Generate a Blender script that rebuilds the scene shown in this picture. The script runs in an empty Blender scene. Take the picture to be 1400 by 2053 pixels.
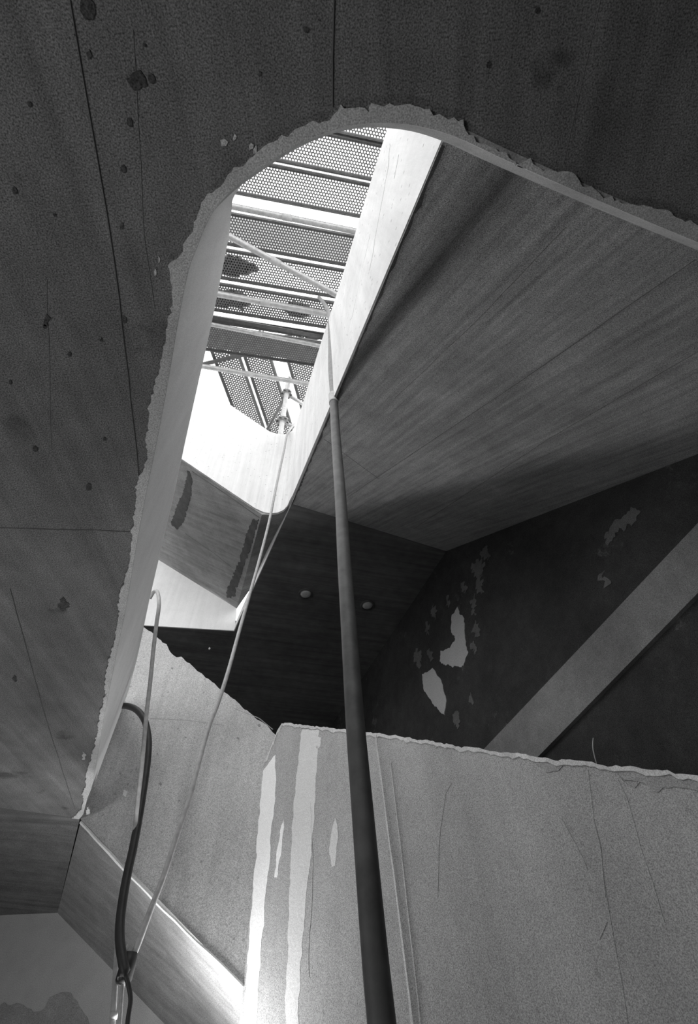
import bpy, bmesh, math, random
from mathutils import Vector, Matrix, noise

random.seed(7)
scene = bpy.context.scene
COL = scene.collection

# ------------------------------------------------------------------ camera
S = 1.25                       # metres per survey unit (1 unit = eye to the landing soffit)
EYE = Vector((0.0, 0.0, 1.55))  # eye height above the floor
FPX = 950.0                    # focal length for a 1400 x 2053 frame
UPV = Vector((-60 / FPX, 676.5 / FPX, -1.0)).normalized()     # the plumb direction seen by the camera
FWD = Vector((0, 0, -1.0))
YV = (FWD - UPV * FWD.dot(UPV)).normalized()
XV = YV.cross(UPV)
ROT = Matrix((XV, YV, UPV))    # camera to world

cam = bpy.data.cameras.new('camera')
cam.sensor_fit = 'VERTICAL'
cam.sensor_height = 36.0
cam.lens = 36.0 * FPX / 2053.0
cam.clip_start = 0.02
cam_ob = bpy.data.objects.new('camera', cam)
COL.objects.link(cam_ob)
cam_ob.matrix_world = Matrix.Translation(EYE) @ ROT.to_4x4()
scene.camera = cam_ob

# ------------------------------------------------------------------ light
SKY_STRENGTH = 2.6
world = bpy.data.worlds.new('overcast_sky')
scene.world = world
world.use_nodes = True
bg = world.node_tree.nodes['Background']
bg.inputs[0].default_value = (1, 1, 1, 1)
bg.inputs[1].default_value = SKY_STRENGTH
scene.view_settings.view_transform = 'Standard'
scene.view_settings.look = 'None'
scene.view_settings.gamma = 1.0
scene.view_settings.exposure = 0.0
scene.view_settings.use_curve_mapping = False


def W(v):
    """survey units (eye at 0,0,0) to world metres"""
    return Vector(v) * S + EYE


def area_light(name, loc, target, size, size_y, power, spread=180):
    l = bpy.data.lights.new(name, 'AREA')
    l.shape = 'RECTANGLE'
    l.size = size
    l.size_y = size_y
    l.energy = power
    l.spread = math.radians(spread)
    o = bpy.data.objects.new(name, l)
    COL.objects.link(o)
    o.location = W(loc)
    o.rotation_euler = (W(target) - W(loc)).to_track_quat('-Z', 'Y').to_euler()
    return o


# area lamps: two added fills, and an unseen lamp at the lower corner
area_light('fill_behind_left', (-2.6, -1.2, -0.5), (-0.9, 0.9, 1.2), 0.8, 1.2, 42)  # added fill for the overhead soffit, no doorway is built here
area_light('lower_corner_lamp', (-0.70, 2.215, 0.03), (-0.54, 2.235, 0.6), 0.2, 0.2, 18.0)  # unseen source of the glow at the foot of the far flight
area_light('fill_back_wall', (-2.0, 2.2, -0.9), (-1.6, 3.0, 0.9), 0.7, 0.7, 2.0)  # added fill that brightens the lower back wall, no passage is built

# ------------------------------------------------------------------ survey helpers


def ray(x, y):
    return ROT @ Vector(((x - 700) / FPX, -(y - 1026.5) / FPX, -1.0))


def at_z(x, y, z):
    d = ray(x, y)
    return d * (z / d.z)


def at_y(x, y, Y):
    d = ray(x, y)
    return d * (Y / d.y)


def plane3(p, q, r):
    p, q, r = Vector(p), Vector(q), Vector(r)
    return p, (q - p).cross(r - p).normalized()


def on(x, y, pl):
    d = ray(x, y)
    return d * (pl[0].dot(pl[1]) / d.dot(pl[1]))


def facing(pl):
    """normal of a plane turned towards the eye"""
    return pl[1] if pl[0].dot(pl[1]) < 0 else -pl[1]


# ------------------------------------------------------------------ materials


def nd(nt, kind, **kw):
    n = nt.nodes.new(kind)
    for k, v in kw.items():
        setattr(n, k, v)
    return n


def mat_new(name, rough=0.9, spec=0.2):
    m = bpy.data.materials.new(name)
    m.use_nodes = True
    nt = m.node_tree
    b = nt.nodes['Principled BSDF']
    b.inputs['Roughness'].default_value = rough
    b.inputs['Specular IOR Level'].default_value = spec
    return m, nt, b


def math_n(nt, op, a, b=None, c=None, clamp=False):
    n = nd(nt, 'ShaderNodeMath', operation=op)
    n.use_clamp = clamp
    for i, v in enumerate((a, b, c)):
        if v is None:
            continue
        if isinstance(v, (int, float)):
            n.inputs[i].default_value = v
        else:
            nt.links.new(v, n.inputs[i])
    return n.outputs[0]


def noise_n(nt, vec, scale, detail=2.0, rough=0.5):
    n = nd(nt, 'ShaderNodeTexNoise')
    n.inputs['Scale'].default_value = scale
    n.inputs['Detail'].default_value = detail
    n.inputs['Roughness'].default_value = rough
    nt.links.new(vec, n.inputs['Vector'])
    return n.outputs['Fac']


def ramp(nt, v, lo, hi, a, b):
    n = nd(nt, 'ShaderNodeMapRange')
    n.inputs['From Min'].default_value = lo
    n.inputs['From Max'].default_value = hi
    n.inputs['To Min'].default_value = a
    n.inputs['To Max'].default_value = b
    nt.links.new(v, n.inputs['Value'])
    return n.outputs[0]


def concrete(name, base, cloud=0.3, grain=0.5, streak=0.0, along=None, across=None, pores=0.0, blot=0.0,
             rough=0.9, spec=0.15, band=None, scuff=0.0, s_scale=(0.6, 14.0), g_scale=300.0):
    """cast concrete or plaster: clouding, board streaks, pores, blotches and a sandy grain"""
    m, nt, b = mat_new(name, rough, spec)
    geo = nd(nt, 'ShaderNodeNewGeometry')
    pos = geo.outputs['Position']
    v = math_n(nt, 'ADD', ramp(nt, noise_n(nt, pos, 1.3, 5, 0.6), 0.3, 0.7, 1 - cloud, 1 + cloud), 0.0)
    v = math_n(nt, 'MULTIPLY', v, ramp(nt, noise_n(nt, pos, 9.0, 6, 0.65), 0.3, 0.7, 1 - cloud * 0.6, 1 + cloud * 0.6))
    if grain:
        v = math_n(nt, 'MULTIPLY', v, ramp(nt, noise_n(nt, pos, g_scale, 1, 0.5), 0.25, 0.75, 1 - grain, 1 + grain))
    if streak:
        def dot(vec):
            n = nd(nt, 'ShaderNodeVectorMath', operation='DOT_PRODUCT')
            nt.links.new(pos, n.inputs[0])
            n.inputs[1].default_value = vec
            return n.outputs['Value']
        da, dc = dot(along), dot(across)
        cmb = nd(nt, 'ShaderNodeCombineXYZ')
        nt.links.new(math_n(nt, 'MULTIPLY', da, s_scale[0]), cmb.inputs[0])
        nt.links.new(math_n(nt, 'MULTIPLY', dc, s_scale[1]), cmb.inputs[1])
        st = noise_n(nt, cmb.outputs[0], 1.0, 6, 0.7)
        v = math_n(nt, 'MULTIPLY', v, ramp(nt, st, 0.3, 0.7, 1 - streak, 1 + streak))
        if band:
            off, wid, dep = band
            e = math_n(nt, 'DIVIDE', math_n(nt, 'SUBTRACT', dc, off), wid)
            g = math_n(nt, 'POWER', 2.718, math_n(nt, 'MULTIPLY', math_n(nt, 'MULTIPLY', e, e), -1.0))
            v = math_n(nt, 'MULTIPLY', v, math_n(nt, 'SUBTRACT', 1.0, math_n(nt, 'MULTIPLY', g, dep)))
    if blot:
        bl = noise_n(nt, pos, 5.5, 3, 0.55)
        v = math_n(nt, 'MULTIPLY', v, ramp(nt, bl, 0.66, 0.74, 1.0, 1 - blot))
    if pores:
        vo = nd(nt, 'ShaderNodeTexVoronoi')
        vo.inputs['Scale'].default_value = 16.0
        nt.links.new(pos, vo.inputs['Vector'])
        v = math_n(nt, 'MULTIPLY', v, ramp(nt, vo.outputs['Distance'], 0.07, 0.13, 1 - pores, 1.0))
    if scuff:
        sc = math_n(nt, 'MULTIPLY', ramp(nt, noise_n(nt, pos, 2.2, 6, 0.75), 0.60, 0.68, 0.0, 1.0),
                    ramp(nt, noise_n(nt, pos, 17.0, 4, 0.7), 0.45, 0.6, 0.0, 1.0))
        v = math_n(nt, 'ADD', v, math_n(nt, 'MULTIPLY', sc, scuff))
    v = math_n(nt, 'MULTIPLY', v, base)
    v = math_n(nt, 'MINIMUM', math_n(nt, 'MAXIMUM', v, 0.002), 0.95)
    cmb2 = nd(nt, 'ShaderNodeCombineColor')
    for i in range(3):
        nt.links.new(v, cmb2.inputs[i])
    nt.links.new(cmb2.outputs[0], b.inputs['Base Color'])
    bp = nd(nt, 'ShaderNodeBump')
    bp.inputs['Strength'].default_value = 0.25
    bp.inputs['Distance'].default_value = 0.004
    nt.links.new(noise_n(nt, pos, 60.0, 4, 0.6), bp.inputs['Height'])
    nt.links.new(bp.outputs[0], b.inputs['Normal'])
    return m


def plain(name, v, rough=0.5, spec=0.4, metal=0.0, var=0.15, scale=30.0):
    m, nt, b = mat_new(name, rough, spec)
    b.inputs['Metallic'].default_value = metal
    geo = nd(nt, 'ShaderNodeNewGeometry')
    f = ramp(nt, noise_n(nt, geo.outputs['Position'], scale, 4, 0.6), 0.3, 0.7, v * (1 - var), v * (1 + var))
    c = nd(nt, 'ShaderNodeCombineColor')
    for i in range(3):
        nt.links.new(f, c.inputs[i])
    nt.links.new(c.outputs[0], b.inputs['Base Color'])
    return m


# ------------------------------------------------------------------ mesh helpers


def tagged(o, label=None, cat=None, group=None, kind=None):
    if label: o['label'] = label
    if cat: o['category'] = cat
    if group: o['group'] = group
    if kind: o['kind'] = kind
    return o


def empty(name, base, **kw):
    o = bpy.data.objects.new(name, None)
    COL.objects.link(o)
    o.location = W(base)
    o.empty_display_size = 0.1
    return tagged(o, **kw)


def origin_of(o):
    v = Vector((0, 0, 0))
    while o:
        v += o.location
        o = o.parent
    return v


def link(name, verts, faces, mat, parent=None, smooth=False, recalc=True, **kw):
    """one mesh object; verts in survey units"""
    ws = [W(v) for v in verts]
    if parent is None:
        org = sum(ws, Vector()) / len(ws)
        org.z = min(v.z for v in ws)
    else:
        org = origin_of(parent)
    me = bpy.data.meshes.new(name)
    me.from_pydata([v - org for v in ws], [], faces)
    if recalc:
        bm = bmesh.new()
        bm.from_mesh(me)
        bmesh.ops.recalc_face_normals(bm, faces=bm.faces)
        big = [f for f in bm.faces if len(f.verts) > 4]
        if big:
            bmesh.ops.triangulate(bm, faces=big)
        bm.to_mesh(me)
        bm.free()
    me.materials.append(mat)
    if smooth:
        me.polygons.foreach_set('use_smooth', [True] * len(me.polygons))
    o = bpy.data.objects.new(name, me)
    COL.objects.link(o)
    if parent is None:
        o.location = org
    else:
        o.parent = parent
    return tagged(o, **kw)


def prism(pts, off):
    """closed solid: polygon pts and its copy moved by off"""
    pts = [Vector(p) for p in pts]
    n = len(pts)
    off = Vector(off)
    v = pts + [p + off for p in pts]
    f = [tuple(range(n)), tuple(range(2 * n - 1, n - 1, -1))]
    f += [(i, i + n, (i + 1) % n + n, (i + 1) % n) for i in range(n)]
    return v, f


def wall_strip(line, z0, z1, thick, rise=0.0):
    """upright wall along a plan polyline; thick > 0 goes to the right of the walking direction"""
    n = len(line)
    nor = []
    for i in range(n):
        a, b = line[max(i - 1, 0)], line[min(i + 1, n - 1)]
        d = Vector((b[0] - a[0], b[1] - a[1])).normalized()
        nor.append(Vector((d.y, -d.x)))
    v = []
    for i, p in enumerate(line):
        q = (p[0] + nor[i].x * thick, p[1] + nor[i].y * thick)
        v += [(p[0], p[1], z0[i]), (p[0], p[1], z1[i]), (q[0], q[1], z1[i]), (q[0], q[1], z0[i] + rise)]
    f = []
    for i in range(n - 1):
        a, b = 4 * i, 4 * i + 4
        for k in range(4):
            f.append((a + k, a + (k + 1) % 4, b + (k + 1) % 4, b + k))
    f += [(0, 3, 2, 1), (4 * n - 4, 4 * n - 3, 4 * n - 2, 4 * n - 1)]
    return v, f


def catmull(pts, per=6):
    pts = [Vector(p) for p in pts]
    out = []
    for i in range(len(pts) - 1):
        p0, p1, p2, p3 = pts[max(i - 1, 0)], pts[i], pts[i + 1], pts[min(i + 2, len(pts) - 1)]
        for k in range(per):
            t = k / per
            out.append(0.5 * ((2 * p1) + (p2 - p0) * t + (2 * p0 - 5 * p1 + 4 * p2 - p3) * t * t + (3 * p1 - p0 - 3 * p2 + p3) * t ** 3))
    out.append(pts[-1])
    return out


def tube_geo(path, r, seg=10):
    path = [Vector(p) for p in path]
    v, f = [], []
    up = None
    for i, p in enumerate(path):
        t = (path[min(i + 1, len(path) - 1)] - path[max(i - 1, 0)]).normalized()
        if up is None:
            up = t.orthogonal().normalized()
        up = (up - t * up.dot(t)).normalized()
        s = t.cross(up)
        rr = r(i / (len(path) - 1)) if callable(r) else r
        for k in range(seg):
            a = 2 * math.pi * k / seg
            v.append(p + (up * math.cos(a) + s * math.sin(a)) * rr)
    for i in range(len(path) - 1):
        for k in range(seg):
            a, b = i * seg + k, i * seg + (k + 1) % seg
            f.append((a, b, b + seg, a + seg))
    f.append(tuple(range(seg - 1, -1, -1)))
    f.append(tuple(range(len(path) * seg - seg, len(path) * seg)))
    return v, f


def tube(name, path, r, mat, parent=None, seg=10, **kw):
    v, f = tube_geo(path, r, seg)
    return link(name, v, f, mat, parent, smooth=True, **kw)


def merge(*geos):
    v, f = [], []
    for gv, gf in geos:
        o = len(v)
        v += [Vector(p) for p in gv]
        f += [tuple(i + o for i in q) for q in gf]
    return v, f


def box_between(a, b, w, h, side):
    """bar from a to b, w wide along side, h deep along the third axis"""
    a, b, side = Vector(a), Vector(b), Vector(side).normalized()
    t = (b - a).normalized()
    side = (side - t * side.dot(t)).normalized()
    dn = t.cross(side)
    q = [a + side * (sx * w / 2) + dn * (sy * h / 2) for sx, sy in ((-1, -1), (1, -1), (1, 1), (-1, 1))]
    return prism(q, b - a)


def rag(pts, step, amp, seed=0.0, freq=30.0):
    """closed outline, resampled and made ragged in its own plane"""
    pts = [Vector(p) for p in pts]
    nrm = Vector()
    for i in range(len(pts)):
        nrm += pts[i].cross(pts[(i + 1) % len(pts)])
    nrm.normalize()
    out = []
    for i in range(len(pts)):
        a, b = pts[i], pts[(i + 1) % len(pts)]
        n = max(1, int((b - a).length / step))
        s = (b - a).normalized().cross(nrm)
        for k in range(n):
            p = a.lerp(b, k / n)
            q = p * freq + Vector((seed, seed * 1.7, 3.1))
            j = noise.noise(q) * amp + noise.noise(q * 3.1) * amp * 0.6
            out.append(p + s * j)
    return out


def patch(name, px, pl, mat, parent, thick=0.004, step=0.012, amp=0.008, seed=1.0, freq=30.0, **kw):
    """a thin skim patch lying proud of a plane"""
    n = facing(pl)
    pts = rag([on(x, y, pl) for x, y in px], step, amp, seed, freq)
    v, f = prism([p - n * 0.002 for p in pts], n * (thick + 0.002))
    return link(name, v, f, mat, parent, **kw)


def seam(name, px, pl, mat, parent, w=0.008, h=0.0015, wob=0.003):
    n = facing(pl)
    pts = [on(x, y, pl) for x, y in px]
    fine = []
    for a, b in zip(pts, pts[1:]):
        k = max(2, int((b - a).length / 0.05))
        fine += [a.lerp(b, i / k) for i in range(k)]
    fine.append(pts[-1])
    v, f = [], []
    for i, p in enumerate(fine):
        t = (fine[min(i + 1, len(fine) - 1)] - fine[max(i - 1, 0)]).normalized()
        s = t.cross(n)
        p = p + s * noise.noise(p * 12) * wob
        ww = w * (0.6 + 0.5 * abs(noise.noise(p * 9)))
        v += [p - s * ww / 2 - n * 0.001, p + n * h, p + s * ww / 2 - n * 0.001]
    for i in range(len(fine) - 1):
        a = 3 * i
        f += [(a, a + 3, a + 4, a + 1), (a + 1, a + 4, a + 5, a + 2)]
    return link(name, v, f, mat, parent)


# ------------------------------------------------------------------ planes of the building (survey units)
zA = 1.0
A_PL = (Vector((0, 0, zA)), Vector((0, 0, 1)))
zD = 3.2
D_PL = (Vector((0, 0, zD)), Vector((0, 0, 1)))
d0, d1, d2 = at_z(585, 1010, zD), at_z(895, 1105, zD), at_z(720, 1370, zD)
q_dir = (d2 - d1).normalized()
Q_PL = (d1, q_dir.cross(Vector((0, 0, 1))).normalized())
c_low = on(1400, 910, Q_PL)
C_PL = plane3(d0, d1, c_low)
cornerA = at_z(160, 1640, zA)
E_PL = (Vector((0, cornerA.y, 0)), Vector((0, -1, 0)))
cornerN = on(536, 1458, E_PL)
N_PL = (cornerN, Vector((-0.6, -0.8, 0)))
M_PL = (Vector((0, 3.2, 0)), Vector((0, -1, 0)))
g1, g2 = Vector((-0.717, 2.227, 3.2)), Vector((-1.433, 2.001, 3.803))
f1, f2 = at_z(470, 1265, zD), at_z(300, 1255, zD)
F_PL = (f1, (f2 - f1).cross(Vector((0, 0, 1))).normalized())
G_PL = plane3(g1, g2, on(475, 1220, F_PL))
I_PL = (g1, Vector((g2.x - g1.x, g2.y - g1.y, 0)).cross(Vector((0, 0, 1))).normalized())

# directions of board marks
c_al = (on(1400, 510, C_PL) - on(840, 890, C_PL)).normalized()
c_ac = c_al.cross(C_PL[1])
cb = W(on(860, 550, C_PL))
c2_al = (on(1025, 345, C_PL) - on(700, 750, C_PL)).normalized()

M_soffit = concrete('soffit_concrete', 0.20, 0.24, 0.65, 0.22, (0.0, 1, 0), (1, 0, 0), pores=0.0, blot=0.45)
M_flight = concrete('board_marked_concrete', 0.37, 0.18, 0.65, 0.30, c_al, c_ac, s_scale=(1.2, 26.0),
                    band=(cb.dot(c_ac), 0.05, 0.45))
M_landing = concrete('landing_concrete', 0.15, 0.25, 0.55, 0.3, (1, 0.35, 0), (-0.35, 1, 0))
M_under = concrete('flight_soffit_concrete', 0.26, 0.22, 0.5, 0.25, (-0.8, 0, 0.6), (0.3, 0.9, 0.3), s_scale=(1.0, 20))
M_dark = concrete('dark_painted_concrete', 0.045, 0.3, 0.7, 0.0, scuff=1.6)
M_beam = concrete('beam_concrete', 0.22, 0.22, 0.55)
M_plaster = concrete('pale_plaster', 0.86, 0.06, 0.16, 0.06, (0, 0, 1), (1, 1, 0), pores=0.0, rough=0.7, spec=0.3)
M_bright = concrete('white_plaster', 0.70, 0.05, 0.06, 0.10, (0, 0.4, 1), (1, 0.6, 0), rough=0.6, spec=0.3, pores=0.35)
M_streaky = concrete('streaky_white_plaster', 0.69, 0.07, 0.08, 0.16, (0, 0.4, 1), (1, 0.6, 0), rough=0.6, spec=0.3, pores=0.6, s_scale=(0.5, 22))
M_grey = concrete('grey_plaster', 0.46, 0.10, 0.42, 0.10, (0, 0, 1), (1, 1, 0), pores=0.3)
M_skim = concrete('skim_plaster', 0.75, 0.05, 0.15)
M_skim2 = concrete('thin_skim_plaster', 0.58, 0.05, 0.2)
M_smear = concrete('slurry_plaster', 0.6, 0.25, 0.4)
M_rim = concrete('rough_rim_plaster', 0.50, 0.22, 0.3, 0.15, (0.2, 0.2, 1), (1, -1, 0))
M_patch = concrete('patch_plaster', 0.42, 0.05, 0.35)
M_dim = concrete('worn_patch_plaster', 0.12, 0.3, 0.6)
M_seam = plain('seam_shadow_grey', 0.12, 0.95, 0.1)
M_faint = plain('faint_seam_grey', 0.165, 0.95, 0.1)
M_damp = concrete('damp_stain', 0.085, 0.35, 0.6)
M_stain = concrete('plaster_stain', 0.27, 0.2, 0.4)
M_wall = concrete('wall_plaster', 0.39, 0.10, 0.3)
M_near = concrete('near_parapet_plaster', 0.34, 0.10, 0.45, 0.10, (0, 0, 1), (0.8, -0.6, 0), s_scale=(0.25, 5.0), pores=0.15)
M_floor = concrete('floor_concrete', 0.30, 0.2, 0.3)
M_tube = plain('galvanised_tube', 0.45, 0.42, 0.5, 0.35, 0.2, 25)
M_sheet = plain('perforated_steel', 0.13, 0.5, 0.5, 0.15, 0.2, 14)
M_rail = plain('plank_rail_steel', 0.11, 0.38, 0.5, 0.5, 0.25, 18)
M_hose = plain('rubber_hose', 0.10, 0.55, 0.35, 0, 0.25, 20)
M_black = plain('black_rubber_hose', 0.035, 0.5, 0.35, 0, 0.2, 20)
M_rope = plain('pale_cable', 0.42, 0.6, 0.3, 0, 0.2, 40)
M_pipe = plain('dull_pipe', 0.24, 0.6, 0.3, 0, 0.2, 40)
M_tie = plain('tie_tape', 0.45, 0.6, 0.3)
M_lens = plain('frosted_lens', 0.55, 0.35, 0.5)
M_ring = plain('dull_ring', 0.10, 0.6, 0.3)
M_wire = plain('rusty_wire', 0.35, 0.6, 0.3)

# ------------------------------------------------------------------ room shell
FZ = -EYE.z / S


def slab(name, xy, z0, z1, mat, **kw):
    v, f = prism([(x, y, z0) for x, y in xy], (0, 0, z1 - z0))
    return link(name, v, f, mat, **kw)


slab('floor', [(-3.6, -3.0), (3.4, -3.0), (3.4, 6.4), (-3.6, 6.4)], FZ - 0.15, FZ, M_floor, kind='structure')
slab('wall_left', [(-3.75, -3.1), (-3.6, -3.1), (-3.6, 6.4), (-3.75, 6.4)], FZ, 4.2, M_wall, kind='structure')
slab('wall_front', [(-3.6, -3.15), (3.4, -3.15), (3.4, -3.0), (-3.6, -3.0)], FZ, zA + 0.16, M_wall, kind='structure')
slab('wall_back', [(-3.6, 3.2), (0.6, 3.2), (0.6, 3.34), (-3.6, 3.34)], FZ, zA + 0.1, M_wall, kind='structure')
wb = bpy.data.objects['wall_back']
slab('wall_back_upper', [(-3.6, 6.4), (3.4, 6.4), (3.4, 6.55), (-3.6, 6.55)], FZ, 4.2, M_wall, kind='structure')
slab('wall_far_right', [(3.4, -3.1), (3.55, -3.1), (3.55, 6.4), (3.4, 6.4)], FZ, zA + 0.16, M_wall, kind='structure')

# the dark wall beside the stair
qa = d1 - q_dir * 3.6
qb = d1 + q_dir * 4.0
qn = facing(Q_PL)
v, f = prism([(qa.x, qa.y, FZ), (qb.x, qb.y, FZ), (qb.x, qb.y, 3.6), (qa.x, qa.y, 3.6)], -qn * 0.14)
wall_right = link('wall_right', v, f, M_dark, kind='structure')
patch('plaster_patch', [(918, 1217), (930, 1238), (934, 1290), (940, 1308), (930, 1336), (905, 1337), (882, 1326), (884, 1306),
                        (904, 1298), (913, 1282), (905, 1258), (907, 1235)], Q_PL, M_patch, wall_right, amp=0.02, freq=14)
patch('plaster_patch', [(868, 1340), (884, 1362), (895, 1405), (892, 1436), (870, 1412), (850, 1382), (847, 1352)], Q_PL,
      M_patch, wall_right, amp=0.012, seed=4, freq=14)
patch('worn_patch', [(1272, 1018), (1286, 1026), (1268, 1055), (1240, 1066), (1222, 1092), (1212, 1080), (1234, 1045)], Q_PL,
      M_dim, wall_right, amp=0.03, seed=7)
for k, (x, y, w, h) in enumerate([(972, 1110, 12, 16), (958, 1140, 14, 20), (962, 1175, 9, 16), (950, 1215, 7, 22), (955, 1260, 6, 18),
                                  (950, 1300, 5, 16), (870, 1225, 6, 16), (858, 1260, 5, 12), (838, 1320, 8, 20), (862, 1310, 6, 12),
                                  (900, 1205, 4, 10), (930, 1180, 5, 12), (915, 1440, 7, 18), (945, 1400, 5, 14), (1212, 1160, 6, 14)]):
    patch('worn_patch', [(x, y - h), (x + w, y - h * .3), (x + w * .6, y + h), (x - w * .5, y + h * .6), (x - w, y - h * .2)], Q_PL,
          M_dim, wall_right, amp=0.045, step=0.01, seed=11 + k)

# pale band along the dark wall
pb = [on(1400, 1060, Q_PL), on(980, 1500, Q_PL), on(1095, 1510, Q_PL), on(1400, 1200, Q_PL)]
e1 = (pb[0] - pb[1])
e2 = (pb[3] - pb[2])
pb = [pb[0] + e1 * 0.6, pb[1] - e1 * 0.3, pb[2] - e2 * 0.4, pb[3] + e2 * 0.5]
v, f = prism([p - qn * 0.02 for p in pb], qn * 0.045)
beam = link('trim_1', v, f, M_beam, kind='structure', label='pale concrete beam running along the dark wall')

# ------------------------------------------------------------------ the landing overhead
RIM = [(1400, 478), (1250, 415), (1100, 350), (1000, 305), (930, 272), (860, 248), (790, 238), (720, 240), (650, 258), (580, 290),
       (520, 328), (470, 365), (430, 408), (408, 445), (390, 490), (372, 540), (352, 640), (332, 760), (312, 870), (290, 980),
       (268, 1100), (250, 1210), (228, 1320), (205, 1440), (185, 1560), (165, 1640)]
HGT = [.13] * 11 + [.15, .225, .335, .425, .515, .55, .555, .56, .575, .58, .58, .58, .58, .58, .58]
rim = catmull([tuple(at_z(x, y, zA)[:2]) + (h,) for (x, y), h in zip(RIM, HGT)], 5)
rim[-1].x, rim[-1].y = cornerA.x, cornerA.y
slope = (rim[0] - rim[2]).normalized()
start = Vector((rim[0].x + slope.x * 1.5, rim[0].y + slope.y * 1.5, .13))
rim = [start] + rim
bl, br = at_z(0, 1620, zA), cornerA
bend = (bl - br).normalized()
blx = br + bend * ((br.x + 3.6) / -bend.x)
back = []
for i, p in enumerate(rim):
    t_ = (rim[min(i + 1, len(rim) - 1)] - rim[max(i - 1, 0)])
    t_ = Vector((t_.x, t_.y)).normalized()
    back.append((p.x + t_.y * -0.006, p.y + t_.x * 0.006) if i < len(rim) - 4 else (p.x, p.y))
outline = back + [(blx.x, blx.y), (-3.6, -3.0), (3.4, -3.0), (3.4, start.y)]
v, f = prism([(x, y, zA) for x, y in outline], (0, 0, 0.12))
ceiling = link('ceiling', v, f, M_soffit, kind='structure')
# tilted strip of soffit beyond the bend
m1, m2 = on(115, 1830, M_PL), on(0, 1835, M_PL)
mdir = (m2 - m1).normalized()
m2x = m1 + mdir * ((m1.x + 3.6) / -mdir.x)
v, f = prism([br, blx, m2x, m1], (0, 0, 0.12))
link('soffit_bend', v, f, M_landing, ceiling)  # darker concrete than the ceiling: the strip's shade is put into its colour

line = [(p.x, p.y) for p in rim]
# slab edge around the opening, a rough plaster face
inset = 0.006
nrim = len(rim)
cut = 20 + 5 * 16
cut = k0 = 1 + 5 * 11
taper = []
cut = k0 + 8
rl = []
for i in range(cut):
    t_ = (rim[min(i + 1, nrim - 1)] - rim[max(i - 1, 0)])
    t_ = Vector((t_.x, t_.y)).normalized()
    rl.append((rim[i].x + t_.y * 0.004, rim[i].y - t_.x * 0.004))
v, f = wall_strip(rl, [zA - 0.001] * cut, [zA + 0.125 * min(1.0, (cut - i) / 10) for i in range(cut)], -0.012)
link('rim_face', v, f, M_rim, ceiling, smooth=False)
# low parapet upstand on the long side of the opening
k0 = 1 + 5 * 11
pl_line = line[k0:]
v, f = wall_strip(pl_line, [zA + 0.001] * len(pl_line),
                  [zA + rim[k0 + i].z for i in range(len(pl_line))], -0.07)
parapet = link('parapet', v, f, M_plaster, ceiling, smooth=False)

# slurry smeared over the arris
OUT = [(1400, 452), (1320, 425), (1240, 398), (1190, 378), (1150, 352), (1110, 336), (1085, 345), (1062, 322), (1040, 326), (1000, 300),
       (965, 280), (932, 262), (928, 240), (900, 232), (860, 222), (810, 217), (770, 210), (742, 207), (740, 224), (712, 212), (680, 207),
       (668, 232), (630, 246), (585, 268), (540, 290), (500, 318), (470, 336), (440, 372), (408, 408), (398, 440), (380, 480), (362, 508),
       (343, 533), (350, 590), (352, 610), (344, 660), (336, 700), (330, 750), (314, 800), (306, 850), (299, 900), (296, 940), (282, 975),
       (287, 1000), (278, 1040), (266, 1100), (258, 1160), (246, 1230), (236, 1290), (220, 1350), (212, 1410), (200, 1480), (188, 1530),
       (176, 1580), (172, 1620), (152, 1640)]
inner_pts = [Vector((2 * p.x - q[0], 2 * p.y - q[1], zA)) for p, q in zip(rim[1:], back[1:])]
outer_pts = [at_z(x - (7 if y > 560 else 0), y, zA) for x, y in OUT]
o2 = []
for i in range(len(outer_pts) - 1):
    a, b = outer_pts[i], outer_pts[i + 1]
    n = max(2, int((b - a).length / 0.007))
    s = Vector((-(b - a).y, (b - a).x, 0)).normalized()
    for k in range(n):
        p = a.lerp(b, k / n)
        j = noise.noise(p * 9) * 0.010 + noise.noise(p * 31) * 0.006 + noise.noise(p * 120) * 0.006
        o2.append(p + s * j)
poly = [Vector((p.x, p.y, zA + 0.001)) for p in inner_pts] + [Vector((p.x, p.y, zA + 0.001)) for p in reversed(o2)]
v, f = prism(poly, (0, 0, -0.006))
link('plaster_smear', v, f, M_smear, ceiling)
for k, (x, y) in enumerate([(505, 292), (512, 300), (450, 285), (470, 275), (318, 520), (311, 545), (282, 990), (168, 1515), (176, 1625)]):
    patch('plaster_splash', [(x, y - 7), (x + 4, y - 2), (x + 3, y + 6), (x - 2, y + 8), (x - 4, y)], A_PL, M_smear, ceiling, thick=0.001,
          amp=0.006, step=0.004, seed=k * 3.3, freq=60)
for sp in [[(140, 0), (178, 215), (215, 430), (240, 600), (262, 800), (284, 990)], [(0, 1058), (150, 1062), (272, 1066)],
           [(670, 0), (667, 215)], [(1205, 0), (1130, 330)], [(20, 1180), (95, 1450), (150, 1622)], [(95, 560), (103, 900)],
           [(268, 60), (290, 470), (310, 620)]]:
    seam('joint_ridge', sp, A_PL, M_faint if sp[0] in ((95, 560), (268, 60), (1205, 0)) else M_seam, ceiling, w=0.004 if sp[0] in ((95, 560), (268, 60), (1205, 0)) else 0.007,
         h=0.0006 if sp[0] in ((95, 560), (268, 60), (1205, 0)) else 0.0015)
seam('joint_ridge', [(0, 1620), (152, 1641)], A_PL, M_seam, ceiling, w=0.012)
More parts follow.
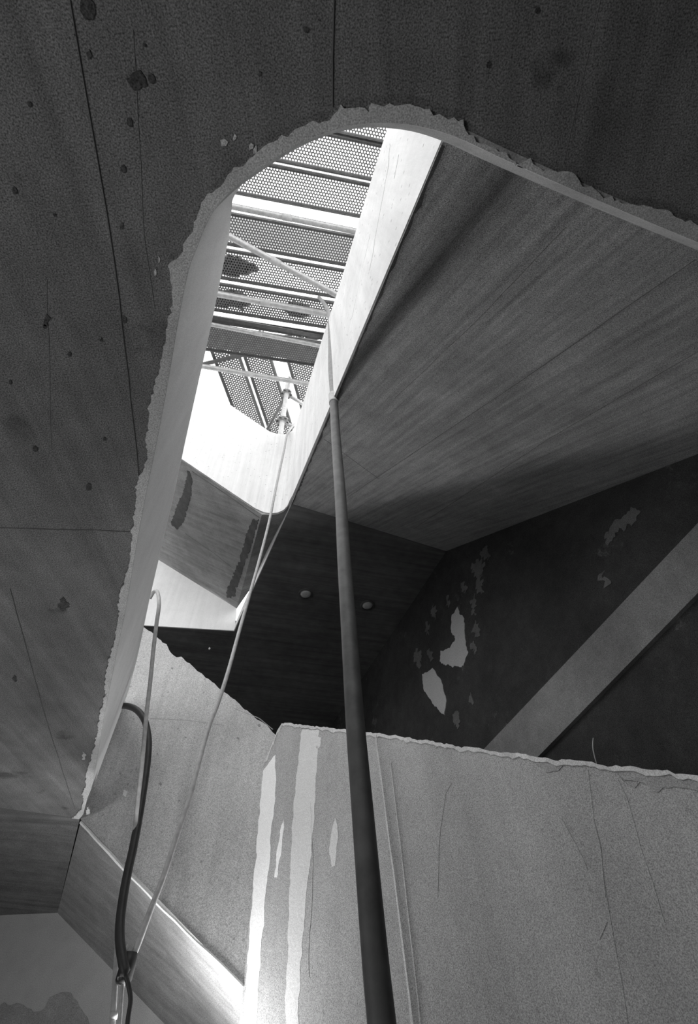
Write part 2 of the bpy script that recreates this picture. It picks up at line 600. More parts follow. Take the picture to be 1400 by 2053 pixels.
# dark rust and oil spots on the soffit
for k, (x, y, r) in enumerate([(173, 15, 9), (181, 107, 9), (278, 168, 14), (303, 158, 6), (522, 146, 7), (261, 245, 6), (248, 337, 6), (30, 382, 7),
                               (245, 452, 7), (92, 645, 9), (249, 640, 5), (204, 680, 5), (21, 766, 5), (140, 710, 4), (90, 655, 4), (177, 975, 6),
                               (126, 1211, 12), (30, 1360, 6), (640, 40, 5), (615, 60, 5), (1078, 20, 4), (980, 130, 3), (290, 90, 4),
                               (150, 70, 3), (60, 210, 4), (110, 430, 3), (70, 900, 4), (210, 880, 3)]):
    patch('dark_spot', [(x + r * math.cos(a) * .8, y + r * 1.2 * math.sin(a)) for a in [i * math.pi / 4 for i in range(8)]], A_PL, M_damp,
          ceiling, thick=0.0012, step=0.004, amp=0.010 * r / 9, seed=k * 2.1, freq=40)

# ------------------------------------------------------------------ upper flight (right) and its parapet
up_flight = empty('stair_flight', (0.9, 0.9, 2.2), cat='staircase',
                  label='wide board-marked sloping stair underside right of the bright opening, with a tall white parapet')
down = (c_low - d1)
c_end = d1 + down * 1.55
e_top = on(885, 290, C_PL)
left_dir = e_top - d0
e_end = d0 + left_dir * 1.14
v, f = prism([d0, d1, c_end, e_end], (0, 0, 0.16))
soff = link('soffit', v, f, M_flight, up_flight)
seam('joint_ridge', [(1395, 520), (1050, 760), (700, 995)], C_PL, M_seam, up_flight, w=0.006)
seam('joint_ridge', [(1135, 455), (960, 640), (790, 800)], C_PL, M_seam, up_flight, w=0.003)
seam('joint_ridge', [(1400, 705), (1100, 880), (830, 1060)], C_PL, M_seam, up_flight, w=0.003)
seam('joint_ridge', [(650, 880), (760, 960)], C_PL, M_seam, up_flight, w=0.004)

I_line = [Vector((-1.75, 1.90)), Vector((-1.433, 2.001)), Vector((-0.78, 2.207))]
J_line = [Vector(p) for p in ((-0.78, 2.207), (-0.70, 2.228), (-0.64, 2.238), (-0.585, 2.236), (-0.535, 2.215), (-0.497, 2.175), (-0.468, 2.12))]
for t in [i / 26 for i in range(1, 27)]:
    p = Vector((-0.459, 2.10)).lerp(Vector((e_end.x, e_end.y)), t)
    J_line.append(Vector((p.x, p.y)))


def c_height(x, y):
    n, p = C_PL[1], C_PL[0]
    return p.z - (n.x * (x - p.x) + n.y * (y - p.y)) / n.z


J0, J1 = [], []
for i, p in enumerate(J_line):
    if i < 7:
        b = 3.24 - 0.01 * i if i < 4 else 3.2
        J0.append([3.265, 3.22, 3.21, 3.21, 3.21, 3.21, 3.21][i])
        J1.append([4.71, 4.68, 4.665, 4.67, 4.69, 4.72, 4.74][i])
    else:
        b = c_height(p.x, p.y)
        J0.append(b + 0.008)
        J1.append(b + 1.56 + 0.03 * math.sin(i * 0.5))
n = len(J_line)
v, f = wall_strip([(p.x, p.y) for p in reversed(J_line)], J0[::-1], J1[::-1], 0.09, 0.06)
jp = link('parapet', v, f, M_streaky, up_flight, smooth=False)
jo = Vector((-0.459, 2.10, zD))
J_PL = (jo, Vector((jo.y - e_end.y, e_end.x - jo.x, 0)).normalized())
seam('crease_streak', [(783, 290), (778, 340), (765, 410), (752, 480), (742, 540)], J_PL, M_grey, jp, w=0.035, h=0.001, wob=0.02)  # greyer strips following the vertical crease
seam('crease_streak', [(742, 470), (722, 560), (705, 640)], J_PL, M_smear, jp, w=0.018, h=0.001, wob=0.015)
seam('crease_streak', [(800, 310), (790, 360)], J_PL, M_stain, jp, w=0.01, h=0.001, wob=0.01)
# ragged slurry fringe along the foot of the parapet
fr_in = [d0.lerp(e_top, t / 90) for t in range(91)]
frn = facing(C_PL)
side = (d1 - d0).normalized()
fr_out = [p + side * (0.004 + 0.012 * abs(noise.noise(p * 25)) + 0.010 * abs(noise.noise(p * 70))) for p in fr_in]
v, f = prism([p + frn * 0.0005 for p in fr_in] + [p + frn * 0.0005 for p in reversed(fr_out)], frn * 0.006)
link('slurry_fringe', v, f, M_damp, up_flight)

# ------------------------------------------------------------------ upper landing with two round lights
landing = empty('stair_landing', (-0.3, 4.2, zD), cat='landing',
                label='dark flat landing underside with two round light fittings, beyond the sloping soffit')
qe = d1 + q_dir * 3.8
tk = Vector((0, 0.008, 0))
v, f = prism([d0, f1 + tk, f2 + tk, Vector((-3.6, f2.y - 0.35, zD)), Vector((-3.6, 6.4, zD)), Vector((qe.x, 6.4, zD)), qe, d1], (0, 0, 0.14))
link('soffit', v, f, M_landing, landing)
fl = [(d0.x + 0.005, d0.y - 0.005), (f1.x, f1.y)]
v, f = wall_strip([(d0.x - 0.004, d0.y - 0.002), (f1.x - 0.004, f1.y - 0.002)], [zD + 0.003, zD + 0.003], [zD + 0.17, zD + 0.10], 0.03)
link('edge_face', v, f, M_bright, landing)
ft1, ft2 = on(475, 1220, F_PL), on(330, 1130, F_PL)
fd = (f2 - f1)
fs = (ft2 - ft1)
v, f = prism([f1 + Vector((0, 0, .004)), f2 + fd * 0.9 + Vector((0, 0, .004)), ft2 + fs * 0.75, ft1], (-F_PL[1] if F_PL[1].y < 0 else F_PL[1]) * 0.08)
link('parapet', v, f, M_plaster, landing)
seam('joint_ridge', [(560, 1245), (700, 1275)], D_PL, M_seam, landing, w=0.006)
seam('joint_ridge', [(500, 1270), (470, 1420)], D_PL, M_seam, landing, w=0.006)
seam('joint_ridge', [(590, 1012), (740, 1058), (893, 1106)], D_PL, M_seam, landing, w=0.02)

for (x, y), lab in (((613, 1190), 'round pale light fitting in the dark landing soffit, nearer the cable'),
                    ((737, 1213), 'round pale light fitting in the dark landing soffit, on the side of the dark wall')):
    c = at_z(x, y, zD)
    lamp = empty('ceiling_light', c, cat='light', label=lab)

    def disc(r0, r1, za, zb, seg=28):
        v, f = [], []
        for k in range(seg):
            a = 2 * math.pi * k / seg
            ca, sa = math.cos(a), math.sin(a)
            v += [c + Vector((r0 * ca, r0 * sa, za)), c + Vector((r1 * ca, r1 * sa, zb)), c + Vector((r1 * ca, r1 * sa, 0.001)), c + Vector((r0 * ca, r0 * sa, 0.001))]
        for k in range(seg):
            a, b = 4 * k, 4 * ((k + 1) % seg)
            for j in range(4):
                f.append((a + j, a + (j + 1) % 4, b + (j + 1) % 4, b + j))
        return v, f
    v, f = [c + Vector((0, 0, -0.018))], []
    for j, (r, z) in enumerate(((0.02, -0.0175), (0.038, -0.015), (0.05, -0.009), (0.054, 0.001))):
        for k in range(28):
            a = 2 * math.pi * k / 28
            v.append(c + Vector((r * math.cos(a), r * math.sin(a), z)))
    f += [(0, 1 + k, 1 + (k + 1) % 28) for k in range(28)]
    for j in range(3):
        for k in range(28):
            f.append((1 + j * 28 + k, 1 + j * 28 + (k + 1) % 28, 29 + j * 28 + (k + 1) % 28, 29 + j * 28 + k))
    f.append(tuple(range(85, 113)))
    link('lens', v, f, M_lens, lamp, smooth=True)
    v, f = disc(0.056, 0.07, -0.012, -0.008)
    link('trim_ring', v, f, M_ring, lamp)
    v, f = disc(0.07, 0.125, -0.003, -0.002)
    link('cover_ring', v, f, M_landing, lamp)

# ------------------------------------------------------------------ top flight across the back of the well
top_flight = empty('stair_flight', (-1.2, 2.6, 3.4), cat='staircase',
                   label='blotchy sloping stair underside below the brilliant white parapet in the well')
ga, gb = g1, g2
gl = (g2 - g1)
b1, b2 = on(475, 1220, G_PL), on(330, 1130, G_PL)
gr = Vector((-0.50, 2.20, 3.2))
tuck = Vector((0, 0.008, 0))
gfil = [Vector((p.x, p.y, 3.2)) + tuck for p in reversed(J_line[1:7])]
v, f = prism([g1 + tuck, g1 + gl * 1.5 + tuck, b2 + (b2 - b1) * 0.7, b1], (0, 0, 0.12))
v2, f2_ = prism(gfil + [g1 + tuck, b1, Vector((-0.95, 3.15, 3.42)), Vector((-0.60, 2.50, 3.30))], (0, 0, 0.12))
link('soffit_strip', v2, f2_, M_under, top_flight)
link('soffit', v, f, M_under, top_flight)
v, f = wall_strip([(p.x, p.y) for p in reversed(I_line)], [3.265, 3.81, 4.08], [4.71, 5.38, 5.71], 0.09, 0.07)
link('parapet', v, f, M_bright, top_flight)
seam('crease_streak', [(402, 822), (450, 834), (505, 852)], I_PL, M_streaky, bpy.data.objects['parapet.003'], w=0.05, h=0.001, wob=0.02)  # shade of the crease near the top edge, put into the colour
patch('damp_streak', [(378, 945), (386, 960), (382, 1000), (368, 1045), (356, 1060), (344, 1052), (352, 1020), (368, 985)], G_PL, M_damp,
      top_flight, thick=0.002, amp=0.018, seed=3, step=.008, freq=22)
patch('damp_streak', [(505, 1040), (520, 1042), (505, 1090), (488, 1140), (470, 1195), (455, 1200), (455, 1185), (478, 1130), (492, 1080)], G_PL,
      M_damp, top_flight, thick=0.002, amp=0.018, seed=5, step=.008, freq=22)
seam('joint_ridge', [(385, 945), (455, 992), (520, 1038)], G_PL, M_seam, top_flight, w=0.012)
seam('joint_ridge', [(372, 1070), (430, 1110), (468, 1140)], G_PL, M_seam, top_flight, w=0.006)

# ------------------------------------------------------------------ lower far flight
low_flight = empty('stair_flight', (-0.9, 2.5, 0.4), cat='staircase',
                   label='grey plastered parapet and narrow sloping soffit of the lower flight, behind the hanging cables')
eb = [on(160, 1640, E_PL), on(490, 1980, E_PL)]
edir = (eb[1] - eb[0])
et0, et1 = on(298, 1264, E_PL), on(552, 1470, E_PL)
etd = et1 - et0
etop = []
for i in range(60):
    t = i / 59
    p = et0 + etd * t
    etop.append(p + Vector((0, 0, noise.noise(p * 18) * 0.012 + noise.noise(p * 60) * 0.006 - (0.03 if 0.18 < t < 0.3 else 0) * math.sin((t - .18) / .12 * math.pi))))
epts = [eb[0] + Vector((-0.25, 0, 0.18)), eb[0], eb[1], eb[1] + edir * 0.3] + [Vector((eb[1].x + edir.x * .3, eb[1].y, 1.1))] + \
    list(reversed(etop)) + [et0 + Vector((-0.3, 0, 0.25))]
v, f = prism(epts, (0, 0.09, 0))
ew = link('parapet', v, f, M_grey, low_flight)
m3 = on(330, 2053, M_PL)
mk = (m3 - m1)
K_pts = [eb[0] + Vector((0, 0.015, 0.0)), eb[1] + edir * 0.3 + Vector((0, 0.015, 0.0)), m3 + mk * 0.9, m1]
v, f = prism(K_pts, (0, 0, 0.12))
link('soffit', v, f, M_under, low_flight)
K_PL = plane3(eb[0], eb[1], m1)
# paler worn band and cracks under the top edge of the parapet
seam('crack', [(470, 1420), (500, 1432), (520, 1440), (548, 1462)], E_PL, M_stain, low_flight, w=0.006)
seam('crack', [(300, 1440), (380, 1445), (450, 1455)], E_PL, M_stain, low_flight, w=0.003)
seam('arris_slurry', [(162, 1648), (250, 1745), (330, 1826), (420, 1912), (484, 1974), (489, 1979)], E_PL, M_skim, low_flight, w=0.016, h=0.006)
for k, (x, y, r) in enumerate([(478, 1480, 4), (372, 1478, 3), (322, 1572, 3), (360, 1605, 3), (520, 1455, 3), (420, 1300, 2), (345, 1340, 2)]):
    patch('chip', [(x - r, y), (x, y - r), (x + r, y), (x, y + r)], E_PL, M_stain, low_flight, thick=.002, step=.004, amp=.006, seed=k)
patch('skim_mark', [(249, 1583), (256, 1586), (252, 1598), (246, 1594)], E_PL, M_skim, low_flight, thick=.002, amp=.004, step=.006)

# ------------------------------------------------------------------ near flight on the right: pale parapet
near_flight = empty('stair_flight', (0.3, 1.7, FZ), cat='staircase',
                    label='big pale plaster stair parapet with white streaks, lower right behind the thick hose')
top_px = [(529, 1532), (538, 1515), (548, 1490), (557, 1468), (566, 1453), (582, 1452), (612, 1456), (700, 1466), (790, 1477), (870, 1490), (970, 1506), (1080, 1520), (1200, 1535), (1300, 1546), (1400, 1556)]
ntop = []
tp = [on(x, y, N_PL) for x, y in top_px]
tp.append(tp[-1] + (tp[-1] - tp[-3]) * 1.5)
for a, b in zip(tp, tp[1:]):
    k = max(2, int((b - a).length / 0.012))
    for i in range(k):
        p = a.lerp(b, i / k)
        ntop.append(p + Vector((0, 0, noise.noise(p * 22) * 0.008 + noise.noise(p * 75) * 0.006)))
ntop.append(tp[-1])
npts = [Vector((cornerN.x, cornerN.y, FZ)), Vector((tp[-1].x, tp[-1].y, FZ))] + list(reversed(ntop))
v, f = prism(npts, Vector((0.6, 0.8, 0)) * 0.10)
nwall = link('parapet', v, f, M_near, near_flight)
nn = facing(N_PL)
lip = []
for p in ntop:
    lip.append(p + Vector((0, 0, -0.004 - 0.013 * abs(noise.noise(p * 16)) - 0.012 * abs(noise.noise(p * 60)))))
v, f = prism([p + Vector((0, 0, .004)) for p in ntop] + list(reversed(lip)), nn * 0.004)
link('plaster_lip', v, f, M_rim, nwall)
NPATCH = [
    [(528, 1545), (540, 1530), (552, 1514), (553, 1560), (552, 1600), (545, 1660), (541, 1730), (533, 1790), (527, 1870), (519, 1960), (513, 2090), (486, 2090), (502, 1850), (513, 1720)],
    [(606, 1464), (640, 1464), (634, 1560), (630, 1640), (614, 1800), (603, 1930), (597, 2090), (570, 2090), (580, 1800), (587, 1650), (594, 1560)],
    [(570, 1642), (566, 1690), (556, 1758), (552, 1758), (556, 1700), (565, 1655)],
    [(673, 1640), (678, 1680), (672, 1735), (665, 1738), (661, 1700), (664, 1670)],
    [(638, 1476), (645, 1478), (642, 1496), (635, 1500)]]
for k, pp in enumerate(NPATCH):
    patch('plaster_streak', pp, N_PL, M_skim if k in (0, 2) else M_skim2, nwall, thick=0.0006, amp=0.008, step=0.01, seed=k * 5 + 2, freq=18)
seam('hose_shadow_ridge', [(756, 1474), (775, 1620), (800, 1810), (832, 2060), (850, 2200)], N_PL, M_near, nwall, w=0.034, h=0.005, wob=0.002)  # raised strips added in place of the hose's cast shadow
seam('hose_shadow_ridge', [(784, 1530), (803, 1680), (822, 1850), (846, 2060), (864, 2200)], N_PL, M_near, nwall, w=0.018, h=0.003, wob=0.002)
for pp, ww in (([(906, 1570), (893, 1590), (882, 1660), (878, 1800)], .006), ([(1240, 1560), (1290, 1700), (1330, 1850)], .004),
               ([(1130, 1640), (1155, 1700), (1178, 1745)], .012), ([(1192, 1640), (1210, 1760), (1215, 1800)], .010),
               ([(1220, 1850), (1205, 1885)], .012), ([(1180, 1545), (1200, 1700), (1235, 1890), (1260, 2053)], .004),
               ([(623, 1610), (628, 1760), (618, 1960)], .003)):
    seam('scrape', pp, N_PL, M_stain, nwall, w=ww, h=0.001, wob=0.01)
patch('rough_patch', [(1230, 1552), (1330, 1560), (1400, 1572), (1400, 1585), (1320, 1580), (1240, 1568)], N_PL, M_stain, nwall, thick=.002, amp=.02, seed=9)
patch('rough_patch', [(1070, 1522), (1130, 1528), (1120, 1548), (1085, 1545)], N_PL, M_stain, nwall, thick=.002, amp=.02, seed=12)

# damp bloom on the lower back wall
patch('damp_bloom', [(8, 2011), (40, 2018), (65, 2030), (85, 2020), (100, 1998), (122, 1988), (140, 1992), (155, 2010), (172, 2035), (182, 2053), (190, 2090), (10, 2090), (-30, 2040)],
      M_PL, M_stain, wb, thick=.002, amp=.02, step=.01, seed=2, freq=8)

# wire sticking out of the parapet top
wp = on(1187, 1530, N_PL)
wq = on(1190, 1480, (N_PL[0] + Vector((0.6, 0.8, 0)) * 0.03, N_PL[1]))
tube('wire_stub', catmull([wp + Vector((0.02, 0.03, -.02)), wp.lerp(wq, .5) + Vector((.002, 0, 0)), wq], 4), 0.0017, M_wire, seg=6,
     cat='wire', label='thin bent wire sticking up from the rough parapet top near the diagonal beam')

# ------------------------------------------------------------------ scaffold over the well
ZS = 5.2
s_dir = (at_z(724, 434, ZS) - at_z(474, 386, ZS)).normalized()
s_per = Vector((-s_dir.y, s_dir.x, 0))
PITCH = 0.0262
PW, PL = 0.245, 2.1


def perforated(w, l, open_=0.61):
    """hexagonal cells, each with a round-ish hole, tiling a sheet; walls give it depth"""
    v, f = [], []
    rows = int(round(w * 0.93 / (PITCH * 0.866)))
    cols = int(l / PITCH)
    R = PITCH / math.sqrt(3)
    hr = R * open_
    for r in range(rows):
        for c in range(cols):
            cx = (c + 0.5 * (r % 2)) * PITCH - l / 2
            cy = (r - (rows - 1) / 2) * PITCH * 0.866
            o = len(v)
            for k in range(6):
                a = math.pi / 6 + k * math.pi / 3
                v.append((cx + R * math.cos(a), cy + R * math.sin(a), 0))
            for k in range(6):
                a = math.pi / 6 + k * math.pi / 3
                v.append((cx + hr * math.cos(a), cy + hr * math.sin(a), 0))
            for k in range(6):
                a = math.pi / 6 + k * math.pi / 3
                v.append((cx + hr * math.cos(a), cy + hr * math.sin(a), 0.009))
            for k in range(6):
                j = (k + 1) % 6
                f.append((o + k, o + 6 + k, o + 6 + j, o + j))
                f.append((o + 6 + k, o + 12 + k, o + 12 + j, o + 6 + j))
    return v, f


def local_mesh(name, v, f, mat):
    me = bpy.data.meshes.new(name)
    me.from_pydata([Vector(p) * S for p in v], [], f)
    me.materials.append(mat)
    return me


sheet_me = local_mesh('perforated_sheet', *perforated(PW, PL), M_sheet)
fine_me = local_mesh('perforated_sheet', *perforated(PW, PL, 0.5), M_sheet)


def rail_geo(sgn):
    """folded side rail of a plank: a lip, a web and a rolled bead"""
    y0 = sgn * PW * 0.47
    prof = [(0.0, 0.0), (0.010, -0.004), (0.014, -0.020), (0.024, -0.022), (0.027, -0.008), (0.032, -0.006), (0.036, 0.012), (0.0, 0.012)]
    pts = [Vector((-PL / 2, y0 + sgn * (a - 0.008), b)) for a, b in prof]
    return prism(pts, (PL, 0, 0))


rail_me = [local_mesh('side_rail', *rail_geo(s), M_rail) for s in (-1, 1)]
cross_me = [local_mesh('end_hook', *prism([(sx * PL / 2 - 0.01, -PW / 2 + .01, -.01), (sx * PL / 2 + 0.01, -PW / 2 + .01, -.01), (sx * PL / 2 + 0.01, PW / 2 - .01, -.01), (sx * PL / 2 - 0.01, PW / 2 - .01, -.01)], (0, 0, .03)), M_rail) for sx in (-1, 1)]


def plank(center, ang, label, group, sheet=None):
    r = bpy.data.objects.new('scaffold_plank', None)
    COL.objects.link(r)
    r.location = W(center)
    r.rotation_euler = (0, 0, ang)
    tagged(r, label, 'scaffold plank', group)
    for nme, me in (('perforated_sheet', sheet or sheet_me), ('side_rail', rail_me[0]), ('side_rail', rail_me[1]), ('end_hook', cross_me[0]), ('end_hook', cross_me[1])):
        o = bpy.data.objects.new(nme, me)
        COL.objects.link(o)
        o.parent = r
    return r


ang = math.atan2(s_dir.y, s_dir.x)
mid = (at_z(724, 434, ZS) + at_z(474, 386, ZS)) / 2
u0 = mid.dot(s_dir)
PLANKS = [(-0.445, 'perforated scaffold plank, narrow glimpse at the very top of the bright opening'),
          (-0.168, 'brightest perforated scaffold plank, first full one under the rounded top of the opening'),
          (0.128, 'perforated scaffold plank just above the white gap with a tube in it'),
          (0.55, 'perforated scaffold plank just below the white gap, above the diagonal tube'),
          (0.855, 'perforated scaffold plank crossed by the diagonal tube'),
          (1.165, 'perforated scaffold plank behind the straight tube that meets the thick hose'),
          (1.58, 'darkest perforated scaffold plank, last of the cross row, above the lowest tube')]
for nn_, lab in PLANKS:
    c = s_dir * (u0 + (0.12 if nn_ > 0 else 0)) + s_per * nn_
    plank((c.x, c.y, ZS), ang, lab, 'perforated scaffold planks across the well', fine_me if nn_ > 1 else None)

ZU = 6.7
ua, ub = at_z(480, 715, ZU), at_z(530, 860, ZU)
u_dir = (ub - ua).normalized()
uc = [at_z(472, 765, ZU), at_z(532, 765, ZU), at_z(614, 765, ZU)]
for c, lab in zip(uc, ('lengthwise perforated plank next to the left parapet, behind the lowest tube',
                       'lengthwise perforated plank left of the upright scaffold post',
                       'lengthwise perforated plank right of the upright scaffold post')):
    c = c + u_dir * 0.75
    r = plank((c.x, c.y, ZU), math.atan2(u_dir.y, u_dir.x), lab, 'upper lengthwise scaffold planks', fine_me)
    r.scale = (1.36, 1.36, 1.36)
bq = at_z(530, 700, ZU)
bs = Vector((u_dir.y, -u_dir.x, 0))
v, f = box_between(bq - bs * 1.0 + Vector((0, 0, -.035)), bq + bs * 1.0 + Vector((0, 0, -.035)), 0.05, 0.04, u_dir)
link('scaffold_bearer', v, f, M_rail, cat='scaffold beam', label='dark bearer under the near ends of the lengthwise planks')

# odds and ends lying on the planks, dark against the sky
def sack(px, py, rx, ry, rz, label, seed):
    c = at_z(px, py, ZS + 0.02)
    v, f = [], []
    nu, nv = 20, 10
    for i in range(nv + 1):
        th = math.pi * i / nv
        for k in range(nu):
            a = 2 * math.pi * k / nu
            d = Vector((math.sin(th) * math.cos(a), math.sin(th) * math.sin(a), math.cos(th)))
            w = 1 + 0.6 * noise.noise(d * 2.6 + Vector((seed, 0, 0)))
            p = Vector((d.x * rx * w, d.y * ry * w, max(-0.001, d.z * rz * w + rz * .3)))
            v.append(c + s_dir * p.x + s_per * p.y + Vector((0, 0, p.z)))
    for i in range(nv):
        for k in range(nu):
            f.append((i * nu + k, i * nu + (k + 1) % nu, (i + 1) * nu + (k + 1) % nu, (i + 1) * nu + k))
    root = empty('rubble_sack', c, cat='sack', label=label)
    link('bag', v, f, M_sack, root, smooth=True)
    t = c + Vector((0, 0, rz * 1.25))
    tube('tied_neck', [t + Vector((0, 0, -.03)), t + s_dir * .01 + Vector((0, 0, .03)), t + s_dir * .03 + Vector((0, 0, .08))], lambda q: .022 + .02 * q * q, M_sack, root, seg=10)


M_sack = plain('woven_sack', 0.16, 0.9, 0.1)
sack(458, 533, .24, .085, .05, 'dark lumpy sack seen through the plank crossed by the diagonal tube, left end', 1.0)
sack(452, 598, .25, .085, .05, 'dark lumpy sack seen through the plank behind the thick level tube, left end', 5.0)
sack(596, 622, .12, .075, .05, 'dark lumpy sack seen through the plank behind the thick level tube, right end', 9.0)


def dust_sheet(nc, u_a, u_b, mat, label, seed):
    nu, nv = 40, 8
    v, f = [], []
    for lay in (0, 1):
        for i in range(nu + 1):
            for k in range(nv + 1):
                u = u0 + u_a + (u_b - u_a) * i / nu
                w = nc + (k / nv - 0.5) * 0.215
                p = s_dir * u + s_per * w
                z = ZS + 0.016 + 0.004 * lay + 0.022 * (0.5 + 0.5 * noise.noise(Vector((u * 5, w * 9, seed))))
                v.append(Vector((p.x, p.y, z)))
    m = (nu + 1) * (nv + 1)
    for i in range(nu):
        for k in range(nv):
            a = i * (nv + 1) + k
            q = (a, a + 1, a + nv + 2, a + nv + 1)
            f.append(q)
            f.append(tuple(m + x for x in reversed(q)))
    link('dust_sheet', v, f, mat, smooth=True, recalc=False, cat='dust sheet', label=label)


def sheeting(name, v, tr):
    m, nt, b = mat_new(name, 0.6, 0.2)
    b.inputs['Base Color'].default_value = (v, v, v, 1)
    t = nd(nt, 'ShaderNodeBsdfTranslucent')
    t.inputs['Color'].default_value = (tr, tr, tr, 1)
    mx = nd(nt, 'ShaderNodeMixShader')
    mx.inputs[0].default_value = 0.6
    nt.links.new(b.outputs[0], mx.inputs[1])
    nt.links.new(t.outputs[0], mx.inputs[2])
    nt.links.new(mx.outputs[0], nt.nodes['Material Output'].inputs[0])
    return m


M_dust = sheeting('translucent_sheeting', 0.5, 0.9)
M_dust2 = sheeting('grey_sheeting', 0.3, 0.5)
dust_sheet(0.55, -0.95, 0.95, M_dust, 'crumpled translucent sheet on the plank just above the diagonal tube', 2.0)
dust_sheet(1.58, -1.2, 0.75, M_dust2, 'crumpled grey sheet on the last and darkest cross plank', 6.0)


def scaffold_tube(a, b, ext, r, label):
    d = (b - a)
    p, q = a - d * ext, b + d * ext
    root = empty('scaffold_tube', (p + q) / 2, cat='scaffold tube', label=label, group='scaffold tubes over the well')
    tube('tube', [p.lerp(q, i / 8) for i in range(9)], r, M_tube, root, seg=14)
    m = a.lerp(b, 0.42)
    t = d.normalized()
    tube('sleeve', [m - t * 0.045, m + t * 0.045], r * 1.12, M_tie, root, seg=14)
    return root


scaffold_tube(at_z(472, 415, 5.02), at_z(714, 464, 5.02), 0.6, 0.026, 'level tube in the white gap between the upper planks')
scaffold_tube(at_z(440, 590, 4.95), at_z(655, 630, 4.95), 0.25, 0.030, 'thick level tube whose right end meets the top of the thick hose')
scaffold_tube(at_z(410, 735, 4.98), at_z(620, 770, 4.98), 0.5, 0.026, 'lowest level tube crossing in front of the upright post')
scaffold_tube(at_z(456, 472, 4.9), at_z(676, 592, 4.9), 0.4, 0.028, 'tube sloping diagonally across the perforated planks')
scaffold_tube(at_z(422, 650, 5.06), at_z(645, 694, 5.06), 0.5, 0.022, 'thin level tube below the thick tube, over the dark planks')

# deck bearers seen in the gaps
bear = at_z(430, 634, 5.13), at_z(650, 678, 5.13)
v, f = box_between(bear[0] - s_dir * .6, bear[1] + s_dir * .6, 0.035, 0.02, s_per)
link('scaffold_bearer', v, f, M_rail, cat='scaffold beam', label='flat steel bearer in the gap above the thin level tube')

bd = s_per * 1.375 + s_dir * (u0 - 0.1)
v, f = box_between(Vector((bd.x, bd.y, ZS - .03)) - s_dir * .9, Vector((bd.x, bd.y, ZS - .03)) + s_dir * .9, 0.075, 0.02, s_per)
link('scaffold_bearer', v, f, M_rail, cat='scaffold beam', label='dark flat bearer between the thick level tube and the thin level tube')

# upright post with rosettes
pp0 = at_z(563, 868, 4.85)
post = empty('scaffold_post', (pp0.x, pp0.y, 3.9), cat='scaffold post', label='upright galvanised scaffold post with round rosettes above the white parapet')
tube('post', [(pp0.x, pp0.y, 3.9 + i * 0.3) for i in range(10)], 0.030, M_tube, post, seg=14)
PST = (Vector((pp0.x, pp0.y, 0)), Vector((0, -1, 0)))
for y in (790, 845):
    c = on(572 if y == 790 else 565, y, PST)
    c = Vector((pp0.x, pp0.y, c.z))
    seg = 24
    vv = []
    for k in range(seg):
        a = 2 * math.pi * k / seg
        rr = 0.075 if k % 3 else 0.062
        vv.append(c + Vector((rr * math.cos(a), rr * math.sin(a), -0.006)))
    v, f = prism(vv, (0, 0, 0.014))
    rs = link('rosette', v, f, M_tube, post)
    for k in range(6):
        a = 2 * math.pi * k / 6 + 0.3
        q = c + Vector((0.058 * math.cos(a), 0.058 * math.sin(a), -0.02))
        v, f = prism([q + Vector((dx, dy, 0)) for dx, dy in ((-.012, -.009), (.012, -.009), (.012, .009), (-.012, .009))], (0, 0, 0.045))
        link('wedge', v, f, M_rail, rs)
    tgt = on(640, 830 if y == 790 else 885, (Vector((0, 2.75 if y == 790 else 2.6, 0)), Vector((0, -1, 0))))
    tube('ledger', [c, c.lerp(tgt, .5), tgt], 0.026, M_tube, post, seg=12)
c = Vector((pp0.x, pp0.y, on(572, 790, PST).z - .05))
tgt = on(520, 890, (Vector((0, 2.75, 0)), Vector((0, -1, 0))))
tube('brace', [c, c.lerp(tgt, .5), tgt], 0.022, M_rail, post, seg=12)

# ------------------------------------------------------------------ hoses and cables
def path(px, per=8):
    return catmull([at_y(x, y, Y) for x, y, Y in px], per)


hose = empty('hose', at_y(765, 2053, 0.95), cat='hose', label='thick grey hose hanging from the scaffold tube down past the pale parapet')
hp = path([(640, 596, 0.95), (652, 612, 0.93), (660, 630, 0.915), (663, 680, 0.90), (664, 740, 0.90), (669, 800, 0.91), (674, 880, 0.92), (683, 1000, 0.93), (690, 1120, 0.94),
           (699, 1250, 0.95), (707, 1370, 0.95), (714, 1470, 0.95), (725, 1600, 0.95), (740, 1780, 0.95), (754, 1940, 0.95), (766, 2060, 0.95), (776, 2180, 0.95), (786, 2330, 0.95)])
cutk = 8 * 5
tube('upper_pipe', hp[:cutk + 1], 0.0165, M_pipe, hose, seg=12)
tube('lower_hose', hp[cutk:], 0.0205, M_hose, hose, seg=14)
t = (hp[cutk + 1] - hp[cutk - 1]).normalized()
tube('coupling', [hp[cutk] - t * 0.05, hp[cutk] - t * 0.04, hp[cutk] + t * 0.04, hp[cutk] + t * 0.05], 0.024, M_rope, hose, seg=12)

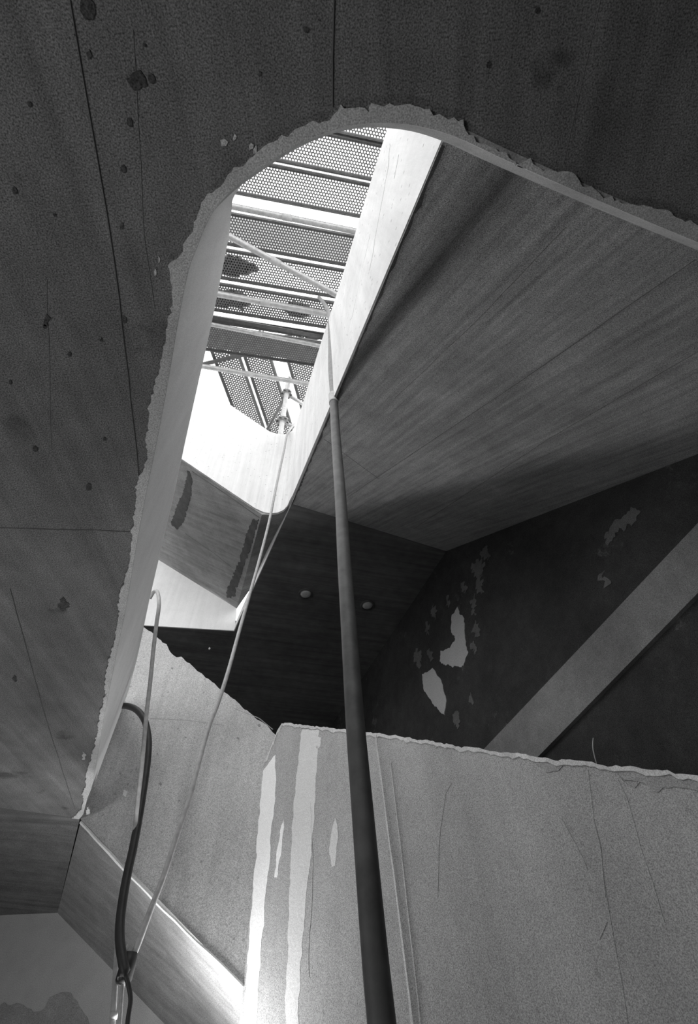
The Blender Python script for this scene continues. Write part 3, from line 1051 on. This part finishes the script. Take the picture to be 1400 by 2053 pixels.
KY = 2.02
knot = at_y(253, 1948, KY)
cable = empty('cable', at_y(250, 1960, KY), cat='cable', label='long pale cable slanting from the white parapet top down to the knot')
tube('cable_run', path([(590, 850, 2.34), (580, 864, 2.24), (575, 874, 2.17), (568, 910, 2.14), (553, 980, 2.12), (540, 1045, 2.12), (521, 1120, 2.11), (500, 1195, 2.10), (480, 1265, 2.1), (458, 1345, 2.09),
                    (437, 1410, 2.09), (415, 1470, 2.08), (380, 1600, 2.07), (350, 1690, 2.06), (327, 1760, 2.05), (300, 1830, 2.04), (276, 1895, 2.03), (255, 1945, KY),
                    (246, 1975, KY), (240, 2053, KY), (236, 2150, KY)]), lambda t: 0.0105 if t < .9 else 0.006, M_rope, cable, seg=10)
tube('knot_wrap', [knot + Vector((0.004, -.004, 0.045)), knot + Vector((0.002, -.004, 0.02)), knot + Vector((0, -.004, -0.02)), knot + Vector((0.0, -.004, -0.03))],
     lambda t: 0.020 + 0.006 * math.sin(t * 3.1), M_black, cable, seg=12)
tube('knot_tail', catmull([knot + Vector((-.01, -.015, .06)), knot + Vector((-.012, -.03, .03)), knot + Vector((0.012, -.028, 0.0)), knot + Vector((-.01, -.02, -.02))], 6), 0.007, M_tie, cable, seg=8)

loop = empty('hose', at_y(250, 1950, KY), cat='hose', label='black hose looping over the edge of the left parapet and down to the knot')
tube('hose_run', path([(205, 1440, 2.35), (228, 1420, 2.24), (249, 1415, 2.17), (272, 1422, 2.13), (289, 1442, 2.10), (297, 1475, 2.09), (297, 1510, 2.08), (291, 1560, 2.07), (280, 1630, 2.06), (267, 1700, 2.05),
                   (256, 1750, 2.04), (247, 1800, 2.03), (241, 1850, 2.02), (241, 1890, 2.0), (246, 1925, 1.99), (251, 1950, 1.99), (262, 2000, 2.0), (256, 2053, 2.0), (252, 2150, 2.0)]),
     lambda t: 0.0155 if t < .84 else 0.007, M_black, loop, seg=12)

thin = empty('cable', at_y(228, 2053, 2.1), cat='cable', label='thin cable hanging from the left parapet top, running behind the black hose')
tube('cable_run', path([(300, 1200, 1.62), (309, 1186, 1.60), (316, 1188, 1.58), (319, 1212, 1.58), (314, 1250, 1.62), (308, 1300, 1.68), (301, 1370, 1.76), (293, 1440, 1.84), (285, 1530, 1.93), (277, 1600, 2.0), (268, 1680, 2.06),
                    (258, 1740, 2.08), (246, 1800, 2.09), (238, 1850, 2.09), (234, 1920, 2.08), (229, 2000, 2.07), (225, 2060, 2.06), (220, 2160, 2.05)]), 0.0088, M_rope, thin, seg=10)
tp_ = at_y(228, 2036, 2.06)
tube('tape_wrap', [tp_ + Vector((0, 0, .008)), tp_ + Vector((0, 0, -.008))], 0.0125, M_tie, thin, seg=10)
